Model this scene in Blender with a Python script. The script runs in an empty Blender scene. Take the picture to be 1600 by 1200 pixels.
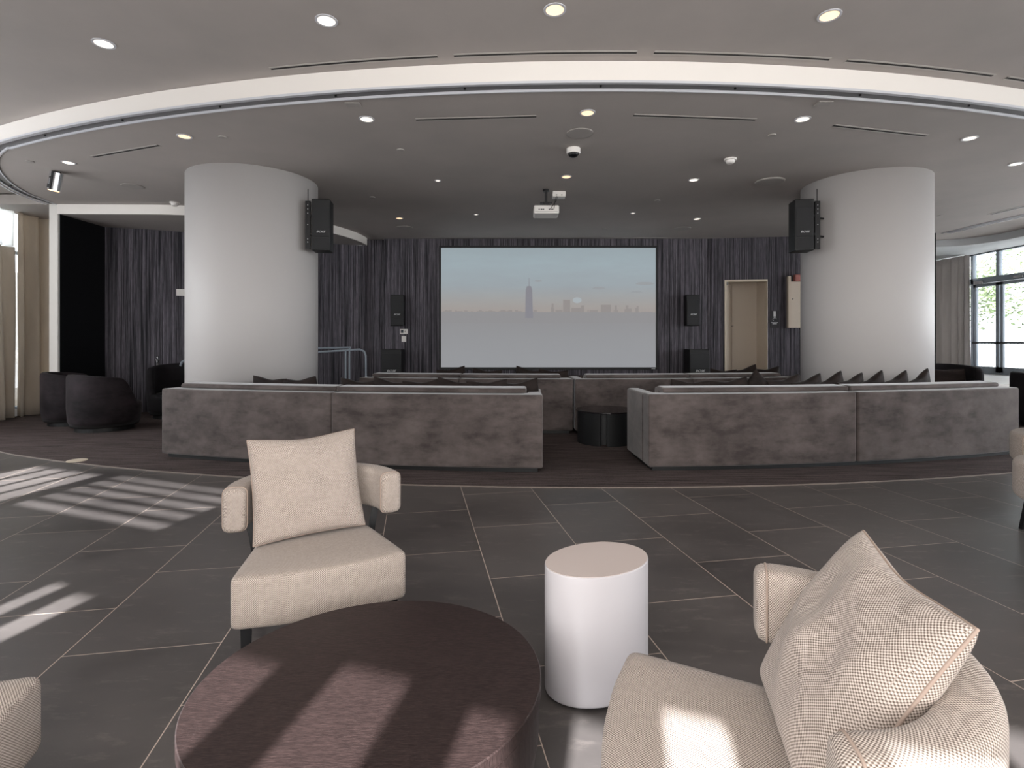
import bpy, bmesh, math, random
from mathutils import Vector, Matrix, noise
random.seed(7)
S = bpy.context.scene
COL = S.collection
PI = math.pi
# ------------------------------------------------------------------ camera, world, sun, daylight, exposure
F = 840.0; H = 1.35                       # focal length in pixels of the 1600 px frame, eye height
cd = bpy.data.cameras.new('camera'); cam = bpy.data.objects.new('camera', cd); COL.objects.link(cam)
cam.location = (0, 0, H); cam.rotation_euler = (PI/2, 0, 0)
cd.sensor_width = 36; cd.lens = 36*F/1600; cd.shift_y = -65/1600; cd.clip_start = .05; cd.clip_end = 300
S.camera = cam
S.view_settings.view_transform = 'Standard'; S.view_settings.look = 'None'
S.view_settings.exposure = 0.2; S.view_settings.gamma = 1; S.view_settings.use_curve_mapping = False
wd = bpy.data.worlds.new('sky'); S.world = wd; wd.use_nodes = True
bg = wd.node_tree.nodes['Background']; bg.inputs[0].default_value = (.86, .93, 1, 1); bg.inputs[1].default_value = 4.2

SUN_AX, SUN_EL = .2, math.radians(26)
sd = bpy.data.lights.new('sun', 'SUN'); sun = bpy.data.objects.new('sun', sd); COL.objects.link(sun)
sd.energy = 30; sd.angle = math.radians(.7); sd.color = (.97, .98, 1)
ce = math.cos(SUN_EL)
sun.rotation_euler = Vector((SUN_AX*ce, math.sqrt(1-SUN_AX**2)*ce, -math.sin(SUN_EL))).to_track_quat('-Z', 'Y').to_euler()

def area(name, loc, target, sx, sy, e, col):
    l = bpy.data.lights.new(name, 'AREA'); o = bpy.data.objects.new(name, l); COL.objects.link(o)
    l.shape = 'RECTANGLE'; l.size = sx; l.size_y = sy; l.energy = e; l.color = col
    o.location = loc
    o.rotation_euler = (Vector(target)-Vector(loc)).to_track_quat('-Z', 'Y').to_euler()
    return o
area('left_window_daylight', (-8.4, 4.7, 1.95), (0, 6.6, 1.9), 6.2, 3.2, 185, (.93, .96, 1))
area('rear_fill_light', (1.5, -1.65, 2.1), (5.1, 7.65, 1.6), 8.0, 2.8, 360, (1, .975, .95))  # added fill panel before the closed rear wall, in place of window daylight
area('right_window_daylight', (11.9, 6.5, 1.95), (0, 7.0, 1.6), 8.0, 2.9, 110, (.95, .95, 1))

# ------------------------------------------------------------------ helpers
def at(px, py, z):                         # point at height z seen at a pixel of the frame
    Y = F*(H-z)/(py-535.0)
    return ((px-800)/F*Y, Y)
def link(name, me, mat=None, parent=None, smooth=False, bevel=0, seg=3, angle=35):
    o = bpy.data.objects.new(name, me); COL.objects.link(o)
    if mat: me.materials.append(mat)
    if parent: o.parent = parent
    if smooth:
        for p in me.polygons: p.use_smooth = True
    if bevel:
        b = o.modifiers.new('bevel', 'BEVEL'); b.width = bevel; b.segments = seg; b.limit_method = 'ANGLE'
        b.angle_limit = math.radians(angle)
        for p in me.polygons: p.use_smooth = True
        w = o.modifiers.new('wn', 'WEIGHTED_NORMAL'); w.keep_sharp = True
    return o
def boxuv(me):
    uv = me.uv_layers.new(name='UVMap')
    for p in me.polygons:
        n = p.normal; a = max(range(3), key=lambda i: abs(n[i]))
        for li in p.loop_indices:
            c = me.vertices[me.loops[li].vertex_index].co
            uv.data[li].uv = (c.y, c.z) if a == 0 else (c.x, c.z) if a == 1 else (c.x, c.y)
def mesh(vs, fs):
    me = bpy.data.meshes.new('m'); me.from_pydata([tuple(v) for v in vs], [], fs); me.update()
    bm = bmesh.new(); bm.from_mesh(me); bmesh.ops.recalc_face_normals(bm, faces=bm.faces); bm.to_mesh(me); bm.free(); me.update()
    return me
class MB:
    def __init__(s): s.v = []; s.f = []
    def add(s, vs, fs):
        b = len(s.v); s.v += [tuple(v) for v in vs]; s.f += [tuple(i+b for i in f) for f in fs]; return s
    def box(s, x0, x1, y0, y1, z0, z1, m=None):
        vs = [Vector((x, y, z)) for z in (z0, z1) for y in (y0, y1) for x in (x0, x1)]
        if m: vs = [m @ v for v in vs]
        return s.add(vs, [(0,2,3,1),(4,5,7,6),(0,1,5,4),(2,6,7,3),(0,4,6,2),(1,3,7,5)])
    def tube(s, pts, r, n=10, cap=True):
        pts = [Vector(p) for p in pts]; rings = []; up = None
        for i, p in enumerate(pts):
            t = (pts[min(i+1, len(pts)-1)]-pts[max(i-1, 0)]).normalized()
            if up is None:
                up = t.orthogonal().normalized()
            up = (up - t*up.dot(t)).normalized(); sd_ = t.cross(up)
            rr = r[i] if isinstance(r, (list, tuple)) else r
            rings.append([p+(up*math.cos(2*PI*k/n)+sd_*math.sin(2*PI*k/n))*rr for k in range(n)])
        vs = [v for ri in rings for v in ri]
        fs = [(i*n+k, i*n+(k+1) % n, (i+1)*n+(k+1) % n, (i+1)*n+k) for i in range(len(pts)-1) for k in range(n)]
        if cap: fs += [tuple(range(n))[::-1], tuple((len(pts)-1)*n+k for k in range(n))]
        return s.add(vs, fs)
    def loft(s, rings, cap0=True, cap1=True, close=False):
        n = len(rings[0]); vs = [v for r in rings for v in r]; m = len(rings)
        fs = [((i % m)*n+k, (i % m)*n+(k+1) % n, ((i+1) % m)*n+(k+1) % n, ((i+1) % m)*n+k) for i in range(m if close else m-1) for k in range(n)]
        if not close:
            if cap0: fs.append(tuple(range(n))[::-1])
            if cap1: fs.append(tuple((m-1)*n+k for k in range(n)))
        return s.add(vs, fs)
    def disc(s, c, r, z0, z1, n=32, m=None):
        R = [[Vector((c[0]+r*math.cos(2*PI*k/n), c[1]+r*math.sin(2*PI*k/n), z)) for k in range(n)] for z in (z0, z1)]
        if m: R = [[m @ v for v in q] for q in R]
        return s.loft(R)
    def lathe(s, prof, c=(0, 0), n=32):    # prof: (r, z) list, closed ends capped
        return s.loft([[Vector((c[0]+r*math.cos(2*PI*k/n), c[1]+r*math.sin(2*PI*k/n), z)) for k in range(n)] for r, z in prof])
    def go(s, name, mat=None, parent=None, **k):
        me = mesh(s.v, s.f); boxuv(me)
        return link(name, me, mat, parent, **k)
def thing(name, label, cat, loc=(0, 0, 0), rz=0, group=None):
    o = bpy.data.objects.new(name, None); COL.objects.link(o); o.location = loc; o.rotation_euler = (0, 0, rz)
    o.empty_display_size = .1
    return tag(o, label, cat, group)
def tag(o, label, cat, group=None, kind=None):
    o['label'] = label; o['category'] = cat
    if group: o['group'] = group
    if kind: o['kind'] = kind
    return o
def struct(o, label=None):
    o['kind'] = 'structure'
    if label: o['label'] = label
    return o
def dup(root, loc, rz, label, group=None):
    r = root.copy(); COL.objects.link(r); r.location = loc; r.rotation_euler = (0, 0, rz); r['label'] = label
    if group: r['group'] = group
    def rec(src, dst):
        for ch in [c for c in bpy.data.objects if c.parent == src]:
            c = ch.copy(); COL.objects.link(c); c.parent = dst; rec(ch, c)
    rec(root, r)
    return r
def text(name, body, size, mat, parent, loc, rot, shear=0, ext=.001, sx=1):
    c = bpy.data.curves.new('t', 'FONT'); c.body = body; c.size = size; c.align_x = 'CENTER'; c.align_y = 'CENTER'; c.shear = shear; c.extrude = ext
    tmp = bpy.data.objects.new('t', c); COL.objects.link(tmp)
    me = bpy.data.meshes.new_from_object(tmp); bpy.data.objects.remove(tmp)
    o = bpy.data.objects.new(name, me); COL.objects.link(o); me.materials.clear(); me.materials.append(mat)
    if parent: o.parent = parent
    o.location = loc; o.rotation_euler = rot; o.scale = (sx, 1, 1)
    return o

# ------------------------------------------------------------------ materials
def srgb(r, g, b):
    f = lambda c: (c/255/12.92) if c/255 <= .04045 else ((c/255+.055)/1.055)**2.4
    return (f(r), f(g), f(b), 1)
def base_mat(name, col, rough=.6, metal=0, spec=.5, sheen=0, emit=None, es=0):
    m = bpy.data.materials.new(name); m.use_nodes = True; p = m.node_tree.nodes['Principled BSDF']
    p.inputs['Base Color'].default_value = col; p.inputs['Roughness'].default_value = rough
    p.inputs['Metallic'].default_value = metal; p.inputs['Specular IOR Level'].default_value = spec
    if sheen: p.inputs['Sheen Weight'].default_value = sheen; p.inputs['Sheen Roughness'].default_value = .4
    if emit: p.inputs['Emission Color'].default_value = emit; p.inputs['Emission Strength'].default_value = es
    return m
def nd(m, t, **k):
    n = m.node_tree.nodes.new(t)
    for a, b in k.items(): setattr(n, a, b)
    return n
def lk(m, a, b): m.node_tree.links.new(a, b)
def mathn(m, op, a, b=None, c=None):
    n = nd(m, 'ShaderNodeMath', operation=op)
    for i, v in enumerate((a, b, c)):
        if v is None: continue
        if isinstance(v, (int, float)): n.inputs[i].default_value = v
        else: lk(m, v, n.inputs[i])
    return n.outputs[0]
def mix(m, fac, a, b):
    n = nd(m, 'ShaderNodeMix', data_type='RGBA')
    if isinstance(fac, (int, float)): n.inputs[0].default_value = fac
    else: lk(m, fac, n.inputs[0])
    for i, v in ((6, a), (7, b)):
        if isinstance(v, tuple): n.inputs[i].default_value = v
        else: lk(m, v, n.inputs[i])
    return n.outputs[2]
def noisy(m, scale, detail=4, rough=.55, coord='Object', sc=(1, 1, 1), rot=(0, 0, 0), lo=.35, hi=.65):
    tc = nd(m, 'ShaderNodeTexCoord'); mp = nd(m, 'ShaderNodeMapping'); mp.inputs['Scale'].default_value = sc; mp.inputs['Rotation'].default_value = rot
    lk(m, tc.outputs[coord], mp.inputs[0])
    nz = nd(m, 'ShaderNodeTexNoise'); nz.inputs['Scale'].default_value = scale; nz.inputs['Detail'].default_value = detail; nz.inputs['Roughness'].default_value = rough
    lk(m, mp.outputs[0], nz.inputs[0])
    r = nd(m, 'ShaderNodeMapRange'); r.inputs[1].default_value = lo; r.inputs[2].default_value = hi
    lk(m, nz.outputs[0], r.inputs[0]); return r.outputs[0]
def bump(m, h, s, d=.01):
    b = nd(m, 'ShaderNodeBump'); b.inputs['Strength'].default_value = s; b.inputs['Distance'].default_value = d
    lk(m, h, b.inputs['Height']); lk(m, b.outputs[0], m.node_tree.nodes['Principled BSDF'].inputs['Normal'])
def setcol(m, c): lk(m, c, m.node_tree.nodes['Principled BSDF'].inputs['Base Color'])

M = {}
M['ceil'] = base_mat('ceiling_paint', srgb(168, 161, 156), .75, spec=.3)
setcol(M['ceil'], mix(M['ceil'], noisy(M['ceil'], 1.3, 5), srgb(166, 159, 154), srgb(172, 164, 159)))
M['soffit'] = base_mat('soffit_paint', srgb(232, 226, 220), .6)
M['column'] = base_mat('column_lacquer', srgb(190, 186, 184), .5, spec=.2)
M['post'] = base_mat('white_trim_paint', srgb(222, 218, 212), .5)
M['black'] = base_mat('black_wall', srgb(11, 12, 15), .8, spec=.2)
M['blackp'] = base_mat('black_plastic', srgb(11, 11, 12), .5)
M['blackm'] = base_mat('black_metal', srgb(18, 18, 20), .35)
M['grille'] = base_mat('speaker_grille', srgb(22, 22, 24), .65)
M['white'] = base_mat('white_plastic', srgb(225, 220, 215), .4)
M['chrome'] = base_mat('brushed_steel', srgb(190, 190, 192), .25, metal=1)
M['rail'] = base_mat('white_metal_rail', srgb(200, 200, 205), .35, spec=.6)
M['track'] = base_mat('track_recess', srgb(105, 103, 104), .5)
M['slot'] = base_mat('dark_slot', srgb(22, 21, 20), .8)
M['beige'] = base_mat('beige_door_paint', srgb(208, 194, 178), .5)
M['pink'] = base_mat('red_sign_housing', srgb(176, 112, 104), .5)
M['alu'] = base_mat('grey_aluminium_frame', srgb(138, 146, 154), .45, metal=.0)
M['logo'] = base_mat('silver_letters', srgb(215, 215, 215), .4)
M['grilleW'] = base_mat('ceiling_grille', srgb(160, 154, 149), .7)
M['ventf'] = base_mat('vent_frame_paint', srgb(172, 166, 161), .5)
M['floorcap'] = base_mat('floor_cap_metal', srgb(205, 190, 170), .5)
M['piping'] = base_mat('beige_piping', srgb(150, 132, 120), .85)
M['warm'] = base_mat('warm_lamp', (1, .8, .6, 1), emit=(1, .66, .38, 1), es=1.15)
M['cool'] = base_mat('white_lamp', (1, 1, 1, 1), emit=(1, .88, .72, 1), es=1.35)
M['lampdim'] = base_mat('dim_lamp', (1, 1, 1, 1), emit=(1, .85, .75, 1), es=1.0)
M['drum'] = base_mat('white_lacquer', srgb(180, 175, 177), .42)
M['stone'] = base_mat('outdoor_paving', srgb(215, 215, 212), .8)
M['outer'] = base_mat('outdoor_render', srgb(200, 200, 198), .8)

# wallpaper, vertical dark streaks
m = M['stripe'] = base_mat('streaked_wallpaper', (0, 0, 0, 1), .7, spec=.25)
a1 = noisy(m, 1, 3, .7, sc=(46, 46, .5), lo=.36, hi=.66)
a2 = noisy(m, 1, 4, .7, sc=(90, 90, 5), lo=.3, hi=.7)
setcol(m, mix(m, mathn(m, 'MULTIPLY', a1, mathn(m, 'MULTIPLY_ADD', a2, .7, .35)), srgb(20, 19, 24), srgb(128, 122, 130)))
# carpet with fine directional lines
m = M['carpet'] = base_mat('brown_carpet', (0, 0, 0, 1), .95, spec=.1)
b1 = noisy(m, 1, 3, .7, sc=(1.6, 34, 1), rot=(0, 0, .25), lo=.38, hi=.64)
b2 = noisy(m, 130, 2, .6)
setcol(m, mix(m, mathn(m, 'MULTIPLY_ADD', b2, .35, mathn(m, 'MULTIPLY', b1, .65)), srgb(46, 39, 39), srgb(108, 96, 93)))
bump(m, b2, .5, .004)
# grey stone floor tiles, running bond, axes turned about ten degrees
m = M['tile'] = base_mat('grey_stone_tile', (0, 0, 0, 1), .38, spec=.5)
geo = nd(m, 'ShaderNodeNewGeometry')
def dotn(v, off):
    n = nd(m, 'ShaderNodeVectorMath', operation='DOT_PRODUCT'); lk(m, geo.outputs['Position'], n.inputs[0]); n.inputs[1].default_value = v
    return mathn(m, 'ADD', n.outputs['Value'], off)
an = math.radians(10.2)
cx = nd(m, 'ShaderNodeCombineXYZ')
lk(m, dotn((-math.sin(an), math.cos(an), 0), -2.615+.86*100), cx.inputs[0])
lk(m, dotn((math.cos(an), math.sin(an), 0), .858+.638*200), cx.inputs[1])
bt = nd(m, 'ShaderNodeTexBrick'); bt.offset = .5; bt.offset_frequency = 2; bt.squash = 1
for k, v in (('Scale', 1), ('Mortar Size', .0022), ('Mortar Smooth', .1), ('Brick Width', .86), ('Row Height', .638), ('Bias', 0)): bt.inputs[k].default_value = v
bt.inputs['Color1'].default_value = (0, 0, 0, 1); bt.inputs['Color2'].default_value = (1, 1, 1, 1)
lk(m, cx.outputs[0], bt.inputs['Vector'])
c1 = noisy(m, 1.1, 8, .62, sc=(1, 1.8, 1), lo=.3, hi=.72); c2 = noisy(m, 9, 8, .75, sc=(.5, 1.6, 1), rot=(0, 0, .3), lo=.55, hi=.85)
body = mix(m, mathn(m, 'MULTIPLY_ADD', bt.outputs['Color'], .25, mathn(m, 'MULTIPLY', c1, .6)), srgb(64, 60, 59), srgb(102, 96, 93))
body = mix(m, mathn(m, 'MULTIPLY', c2, .6), body, srgb(146, 136, 130))
setcol(m, mix(m, bt.outputs['Fac'], body, srgb(196, 178, 164)))
rr = mathn(m, 'MULTIPLY_ADD', c1, .12, .34); lk(m, rr, m.node_tree.nodes['Principled BSDF'].inputs['Roughness'])
# velvet
def velvet(name, c0, c1_, sheen=.35):
    m = base_mat(name, c0, .75, spec=.15, sheen=sheen)
    n1 = noisy(m, 2.2, 6, .65, sc=(1, 1, 1.4), lo=.35, hi=.68); n2 = noisy(m, 7, 5, .6, sc=(.5, .5, 1.6), lo=.48, hi=.72)
    setcol(m, mix(m, mathn(m, 'MULTIPLY_ADD', n2, -.45, mathn(m, 'ADD', n1, .1)), c0, c1_))
    bump(m, n2, .12, .01); return m
M['velvet'] = velvet('taupe_velvet', srgb(64, 57, 55), srgb(98, 89, 86))
M['velvet2'] = velvet('dark_plum_velvet', srgb(24, 20, 22), srgb(48, 41, 44), .06)
M['velvet3'] = velvet('near_black_velvet', srgb(24, 22, 24), srgb(34, 31, 33), .04)
M['pillowd'] = velvet('dark_pillow_velvet', srgb(24, 19, 18), srgb(48, 39, 36), .08)
# woven beige upholstery
def weave(name, scale, lightc, darkc, bs=.35):
    m = base_mat(name, lightc, .85, spec=.15, sheen=.1)
    tc = nd(m, 'ShaderNodeTexCoord'); sp = nd(m, 'ShaderNodeSeparateXYZ'); lk(m, tc.outputs['UV'], sp.inputs[0])
    sx_ = mathn(m, 'SINE', mathn(m, 'MULTIPLY', sp.outputs[0], scale)); sy_ = mathn(m, 'SINE', mathn(m, 'MULTIPLY', sp.outputs[1], scale))
    w = mathn(m, 'MULTIPLY', sx_, sy_)
    wv = mathn(m, 'MULTIPLY_ADD', w, .9, .5); nn = noisy(m, 60, 4, .7)
    f_ = nd(m, 'ShaderNodeClamp'); lk(m, mathn(m, 'MULTIPLY_ADD', nn, .16, mathn(m, 'MULTIPLY', wv, .85)), f_.inputs[0])
    setcol(m, mix(m, f_.outputs[0], darkc, lightc)); bump(m, wv, bs, .002); return m
M['fabric'] = weave('beige_woven_fabric', 2*PI/.0072, srgb(196, 183, 173), srgb(96, 84, 76))
# coffee table wood
m = M['wood'] = base_mat('dark_stained_wood', (0, 0, 0, 1), .48, spec=.35)
g1 = noisy(m, 1, 5, .7, sc=(45, 520, 60), rot=(0, 0, .3), lo=.45, hi=.7)
setcol(m, mix(m, g1, srgb(34, 25, 24), srgb(62, 48, 46))); bump(m, g1, .25, .001)
m = M['glass_black'] = base_mat('smoked_dark_top', srgb(34, 30, 31), .12, spec=.6)
m = M['darkbase'] = base_mat('dark_grey_base', srgb(15, 16, 17), .6, spec=.3)
# curtains let light through
def cloth(name, c, tr):
    m = base_mat(name, c, .9, spec=.1); p = m.node_tree.nodes['Principled BSDF']
    n = noisy(m, 3, 4, .6, sc=(1, 1, .3)); setcol(m, mix(m, n, c, tuple(min(1, x*1.18) for x in c[:3])+(1,)))
    t = nd(m, 'ShaderNodeBsdfTranslucent'); t.inputs[0].default_value = c
    mx = nd(m, 'ShaderNodeMixShader'); mx.inputs[0].default_value = tr
    lk(m, p.outputs[0], mx.inputs[1]); lk(m, t.outputs[0], mx.inputs[2]); lk(m, mx.outputs[0], m.node_tree.nodes['Material Output'].inputs[0]); return m
M['curtain'] = cloth('tan_curtain', srgb(205, 194, 180), .34)
M['curtain2'] = cloth('taupe_curtain', srgb(184, 178, 175), .3)
m = M['glass'] = bpy.data.materials.new('window_glass'); m.use_nodes = True
nt = m.node_tree; tr = nd(m, 'ShaderNodeBsdfTransparent'); gl = nd(m, 'ShaderNodeBsdfGlossy'); gl.inputs['Roughness'].default_value = .02
fr = nd(m, 'ShaderNodeFresnel'); fr.inputs[0].default_value = 1.3; mx = nd(m, 'ShaderNodeMixShader')
lk(m, fr.outputs[0], mx.inputs[0]); lk(m, tr.outputs[0], mx.inputs[1]); lk(m, gl.outputs[0], mx.inputs[2]); lk(m, mx.outputs[0], nt.nodes['Material Output'].inputs[0])
m = M['leaf'] = base_mat('foliage', srgb(150, 170, 120), .8)
setcol(m, mix(m, noisy(m, 3, 4), srgb(70, 88, 52), srgb(130, 142, 104)))
M['bark'] = base_mat('bark', srgb(120, 108, 98), .9)
# projected picture: sky gradient with haze, height in world metres
m = M['picture'] = base_mat('projected_picture', (.02, .02, .02, 1), .7)
p = m.node_tree.nodes['Principled BSDF']
geo = nd(m, 'ShaderNodeNewGeometry'); sp = nd(m, 'ShaderNodeSeparateXYZ'); lk(m, geo.outputs['Position'], sp.inputs[0])
mr = nd(m, 'ShaderNodeMapRange'); mr.inputs[1].default_value = .75; mr.inputs[2].default_value = 3.5; lk(m, sp.outputs[2], mr.inputs[0])
rp = nd(m, 'ShaderNodeValToRGB'); e = rp.color_ramp.elements
e[0].position = 0; e[0].color = srgb(160, 162, 166); e[1].position = 1; e[1].color = srgb(160, 174, 180)
for ps, cc in ((.25, srgb(156, 157, 160)), (.44, srgb(152, 151, 153)), (.46, srgb(172, 163, 157)), (.54, srgb(171, 168, 165)), (.68, srgb(164, 174, 180)), (.86, srgb(166, 181, 188))):
    q = e.new(ps); q.color = cc
lk(m, mr.outputs[0], rp.inputs[0])
nz = noisy(m, 1, 4, .6, sc=(1.1, 1, 5), lo=.35, hi=.75)
lk(m, mix(m, mathn(m, 'MULTIPLY', nz, .18), rp.outputs[0], srgb(150, 150, 156)), p.inputs['Emission Color']); p.inputs['Emission Strength'].default_value = .72
def skyl(name, c): return base_mat(name, (.02, .02, .02, 1), .7, emit=c, es=.72)
M['sk1'] = skyl('picture_tower', srgb(142, 141, 149)); M['sk2'] = skyl('picture_building', srgb(155, 149, 147))
M['sk3'] = skyl('picture_haze', srgb(152, 151, 153)); M['cloudm'] = skyl('picture_cloud', srgb(160, 164, 167)); M['glow'] = skyl('picture_glow', srgb(178, 186, 191))

# ------------------------------------------------------------------ room shell
ZI, ZO = 3.68, 3.87                       # inner and outer ceiling heights
CX, CY, RR = .85, 21.57, 16.6             # centre and radius of the big curve
def arc(R, th): return (CX+R*math.sin(th), CY-R*math.cos(th))
th0 = math.asin((-6.0-CX)/RR); th1 = math.asin((8.0-CX)/RR)
def spl(P, n=6):                          # Catmull-Rom through points
    out = []
    for i in range(len(P)-1):
        p0, p1, p2, p3 = P[max(i-1, 0)], P[i], P[i+1], P[min(i+2, len(P)-1)]
        for k in range(n):
            t = k/n
            out.append(tuple(.5*((2*p1[j])+(-p0[j]+p2[j])*t+(2*p0[j]-5*p1[j]+4*p2[j]-p3[j])*t*t+(-p0[j]+3*p1[j]-3*p2[j]+p3[j])*t**3) for j in (0, 1)))
    return out+[P[-1]]
left_hook = spl([(-7.66, 9.06), (-7.56, 8.45), (-7.28, 7.82), (-6.86, 7.2), (-6.4, 6.72), (-6.0, 6.42)])[:-1]
mid = [arc(RR, th0+(th1-th0)*i/70) for i in range(71)]
x8, y8 = mid[-1]
right_hook = spl([(x8, y8), (8.5, 7.15), (8.95, 7.8), (9.2, 8.6), (9.3, 9.6), (9.2, 10.6), (9.15, 11.45)])[1:]
RING = left_hook+mid+right_hook

fl = MB().box(-10, 13.5, -7.5, 16, -.1, 0).go('floor', M['tile']); struct(fl, 'grey stone tile floor in running bond')
# carpet: a thin layer behind the curve
cp = [(x, y, 0) for x, y in RING]
edge = [(-9.0, 7.9)]
ctop = [(v[0], v[1]) for v in RING if -6.9 < v[0] < 9.35]
poly = [(-8.98, 8.7), (-8.6, 7.95), (-7.8, 7.4)]+[(x, y) for x, y in mid]+right_hook+[(9.15, 12.5), (-8.98, 12.5)]
n = len(poly); me = mesh([(x, y, .002) for x, y in poly]+[(x, y, .012) for x, y in poly], [tuple(range(n))[::-1], tuple(range(n, 2*n))]+[(i, (i+1) % n, n+(i+1) % n, n+i) for i in range(n)])
o = link('floor', me, M['carpet']); struct(o, 'dark brown streaked carpet behind the curved tile edge')
# metal strip on the carpet edge
mb = MB(); pts = [(-7.8, 7.4)]+mid
mb.loft([[Vector((x, y-.003, .001)), Vector((x, y-.003, .0135)), Vector((x, y+.002, .0135)), Vector((x, y+.002, .001))] for x, y in pts])
o = mb.go('trim_1', base_mat('edge_strip', srgb(120, 108, 100), .5)); struct(o, 'thin metal strip along the carpet edge')

def normals(path):
    out = []
    for i in range(len(path)):
        a = Vector(path[max(i-1, 0)]); b = Vector(path[min(i+1, len(path)-1)]); t = (b-a).normalized(); out.append(Vector((t.y, -t.x)))
    return out
def sweep(mb, path, sec):                 # section points (outward offset, height)
    nn_ = normals(path)
    mb.loft([[Vector((p[0]+q.x*o_, p[1]+q.y*o_, z)) for o_, z in sec] for p, q in zip(path, nn_)])
    return mb
# inner ceiling slab
cpoly = [(-9.0, 9.06), ] if False else []
cpoly = RING+[(9.15, 12.9), (-9.0, 12.9), (-9.0, 9.08)]
n = len(cpoly); me = mesh([(x, y, ZI) for x, y in cpoly]+[(x, y, ZI+.17) for x, y in cpoly], [tuple(range(n))[::-1], tuple(range(n, 2*n))]+[(i, (i+1) % n, n+(i+1) % n, n+i) for i in range(n)])
struct(link('ceiling', me, M['ceil']), 'lower grey ceiling inside the curved track')
op_ = [(-9.25, 1.84), (12.5, -6.58), (12.5, 15.7), (-9.25, 15.7)]
me = mesh([(x, y, ZO) for x, y in op_]+[(x, y, ZO+.1) for x, y in op_], [(3, 2, 1, 0), (4, 5, 6, 7)]+[(i, (i+1) % 4, 4+(i+1) % 4, 4+i) for i in range(4)])
struct(link('ceiling', me, M['ceil']), 'grey ceiling outside the curved fascia')
o = sweep(MB(), RING, [(.145, ZI-.004), (.165, ZI-.004), (.165, ZO-.003), (.145, ZO-.003)]).go('trim_2', M['soffit'], smooth=False); struct(o, 'white curved ceiling fascia')
o = sweep(MB(), RING, [(.004, ZI+.012), (.143, ZI+.012), (.143, ZI+.03), (.004, ZI+.03)]).go('trim_3', M['track']); struct(o)
mb = MB(); sweep(mb, RING, [(.001, ZI-.014), (.016, ZI-.014), (.016, ZI+.01), (.001, ZI+.01)]); sweep(mb, RING, [(.166, ZI-.016), (.184, ZI-.016), (.184, ZI+.006), (.166, ZI+.006)])
sweep(mb, RING, [(.122, ZI-.004), (.142, ZI-.004), (.142, ZI+.01), (.122, ZI+.01)])
o = mb.go('trim_4', M['rail']); struct(o, 'white curtain track rails along the ceiling curve')
# small hangers in the track
mb = MB(); N_ = normals(RING)
for i in range(4, len(RING)-10, 6):
    p, q = RING[i], N_[i]; mb.disc((p[0]+q.x*.07, p[1]+q.y*.07), .011, ZI-.004, ZI+.011, 8)
struct(mb.go('trim_5', M['blackp']))

def wall(name, pts, z0, z1, th=.12, mat='stripe', side=1):
    nn_ = normals(pts); mb = MB()
    mb.loft([[Vector((p[0], p[1], z0)), Vector((p[0], p[1], z1)), Vector((p[0]-q.x*th*side, p[1]-q.y*th*side, z1)), Vector((p[0]-q.x*th*side, p[1]-q.y*th*side, z0))] for p, q in zip(pts, nn_)])
    return struct(mb.go(name, M[mat]))
# alcove ceiling with a white rounded rim
rim = [(-7.66, 9.07)]+[(-6.15+2.9*math.sin(t), 12.0-2.9*math.cos(t)) for t in [i*PI/2/26 for i in range(27)]]
me_p = rim+[(-7.66, 12.0)]
n = len(me_p); me = mesh([(x, y, 3.52) for x, y in me_p]+[(x, y, 3.675) for x, y in me_p], [tuple(range(n))[::-1], tuple(range(n, 2*n))]+[(i, (i+1) % n, n+(i+1) % n, n+i) for i in range(n)])
struct(link('ceiling', me, M['ceil']), 'dropped ceiling over the dark alcove')
o = sweep(MB(), rim, [(.0015, 3.515), (.016, 3.515), (.016, 3.678), (.0015, 3.678)]).go('trim_6', M['soffit']); struct(o, 'white rounded rim of the dropped alcove ceiling')
o = MB().box(-7.80, -7.655, 9.06, 9.10, 0, 3.679).go('trim_7', M['post']); struct(o, 'white post at the left end of the alcove')
wall('wall_alcove_side', [(-7.66, 9.102), (-7.66, 10.25)], 0, 3.52, .1, 'black')
wall('wall_alcove_back', [(-7.66, 10.12), (-7.0, 10.32), (-6.4, 10.58), (-5.5, 11.0), (-4.6, 11.48), (-3.9, 11.85), (-3.3, 12.06)], 0, 3.52)
wall('wall_back', [(-3.4, 12.2), (-2.84, 12.2)], 0, ZI, .12)
wall('wall_back', [(-2.88, 12.08), (4.45, 12.08)], 0, ZI, .12)
wall('wall_back', [(4.36, 12.2), (4.48, 12.05)], 0, ZI, .1)
# right striped wall with a door opening
RW0 = Vector((4.40, 12.07)); RW1 = Vector((8.95, 11.45)); rd = (RW1-RW0).normalized(); rn = Vector((rd.y, -rd.x))   # rn faces the room
def onrw(px):                             # distance along the wall of a picture column
    k = (px-800)/F; return (k*RW0.y-RW0.x)/(rd.x-k*rd.y)
rang = math.atan2(rd.y, rd.x); RWM = Matrix.Translation((RW0.x, RW0.y, 0)) @ Matrix.Rotation(rang, 4, 'Z')   # local x along, -y towards room
d0, d1 = onrw(1132), onrw(1199); DT = H+(535-436)*11.85/F
mb = MB(); L = (RW1-RW0).length
mb.box(0, d0, 0, .14, 0, ZI, RWM); mb.box(d0, d1, 0, .14, DT, ZI, RWM); mb.box(d1, L, 0, .14, 0, ZI, RWM)
struct(mb.go('wall_right', M['stripe']), 'dark streaked wall with a beige doorway')
struct(MB().box(8.95, 9.02, 11.44, 15.5, 0, ZI).go('wall_right_end', M['black']))
# raised floor along the back wall
st = MB(); st.box(-2.85, 8.9, 11.45, 12.03, .012, .62)
struct(st.go('floor', M['carpet']), 'raised step along the back wall')
struct(MB().box(9.4, 12.4, 10.6, 15.5, .0, .53).go('floor', M['post']), 'raised white floor by the right hand glass doors')
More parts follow.
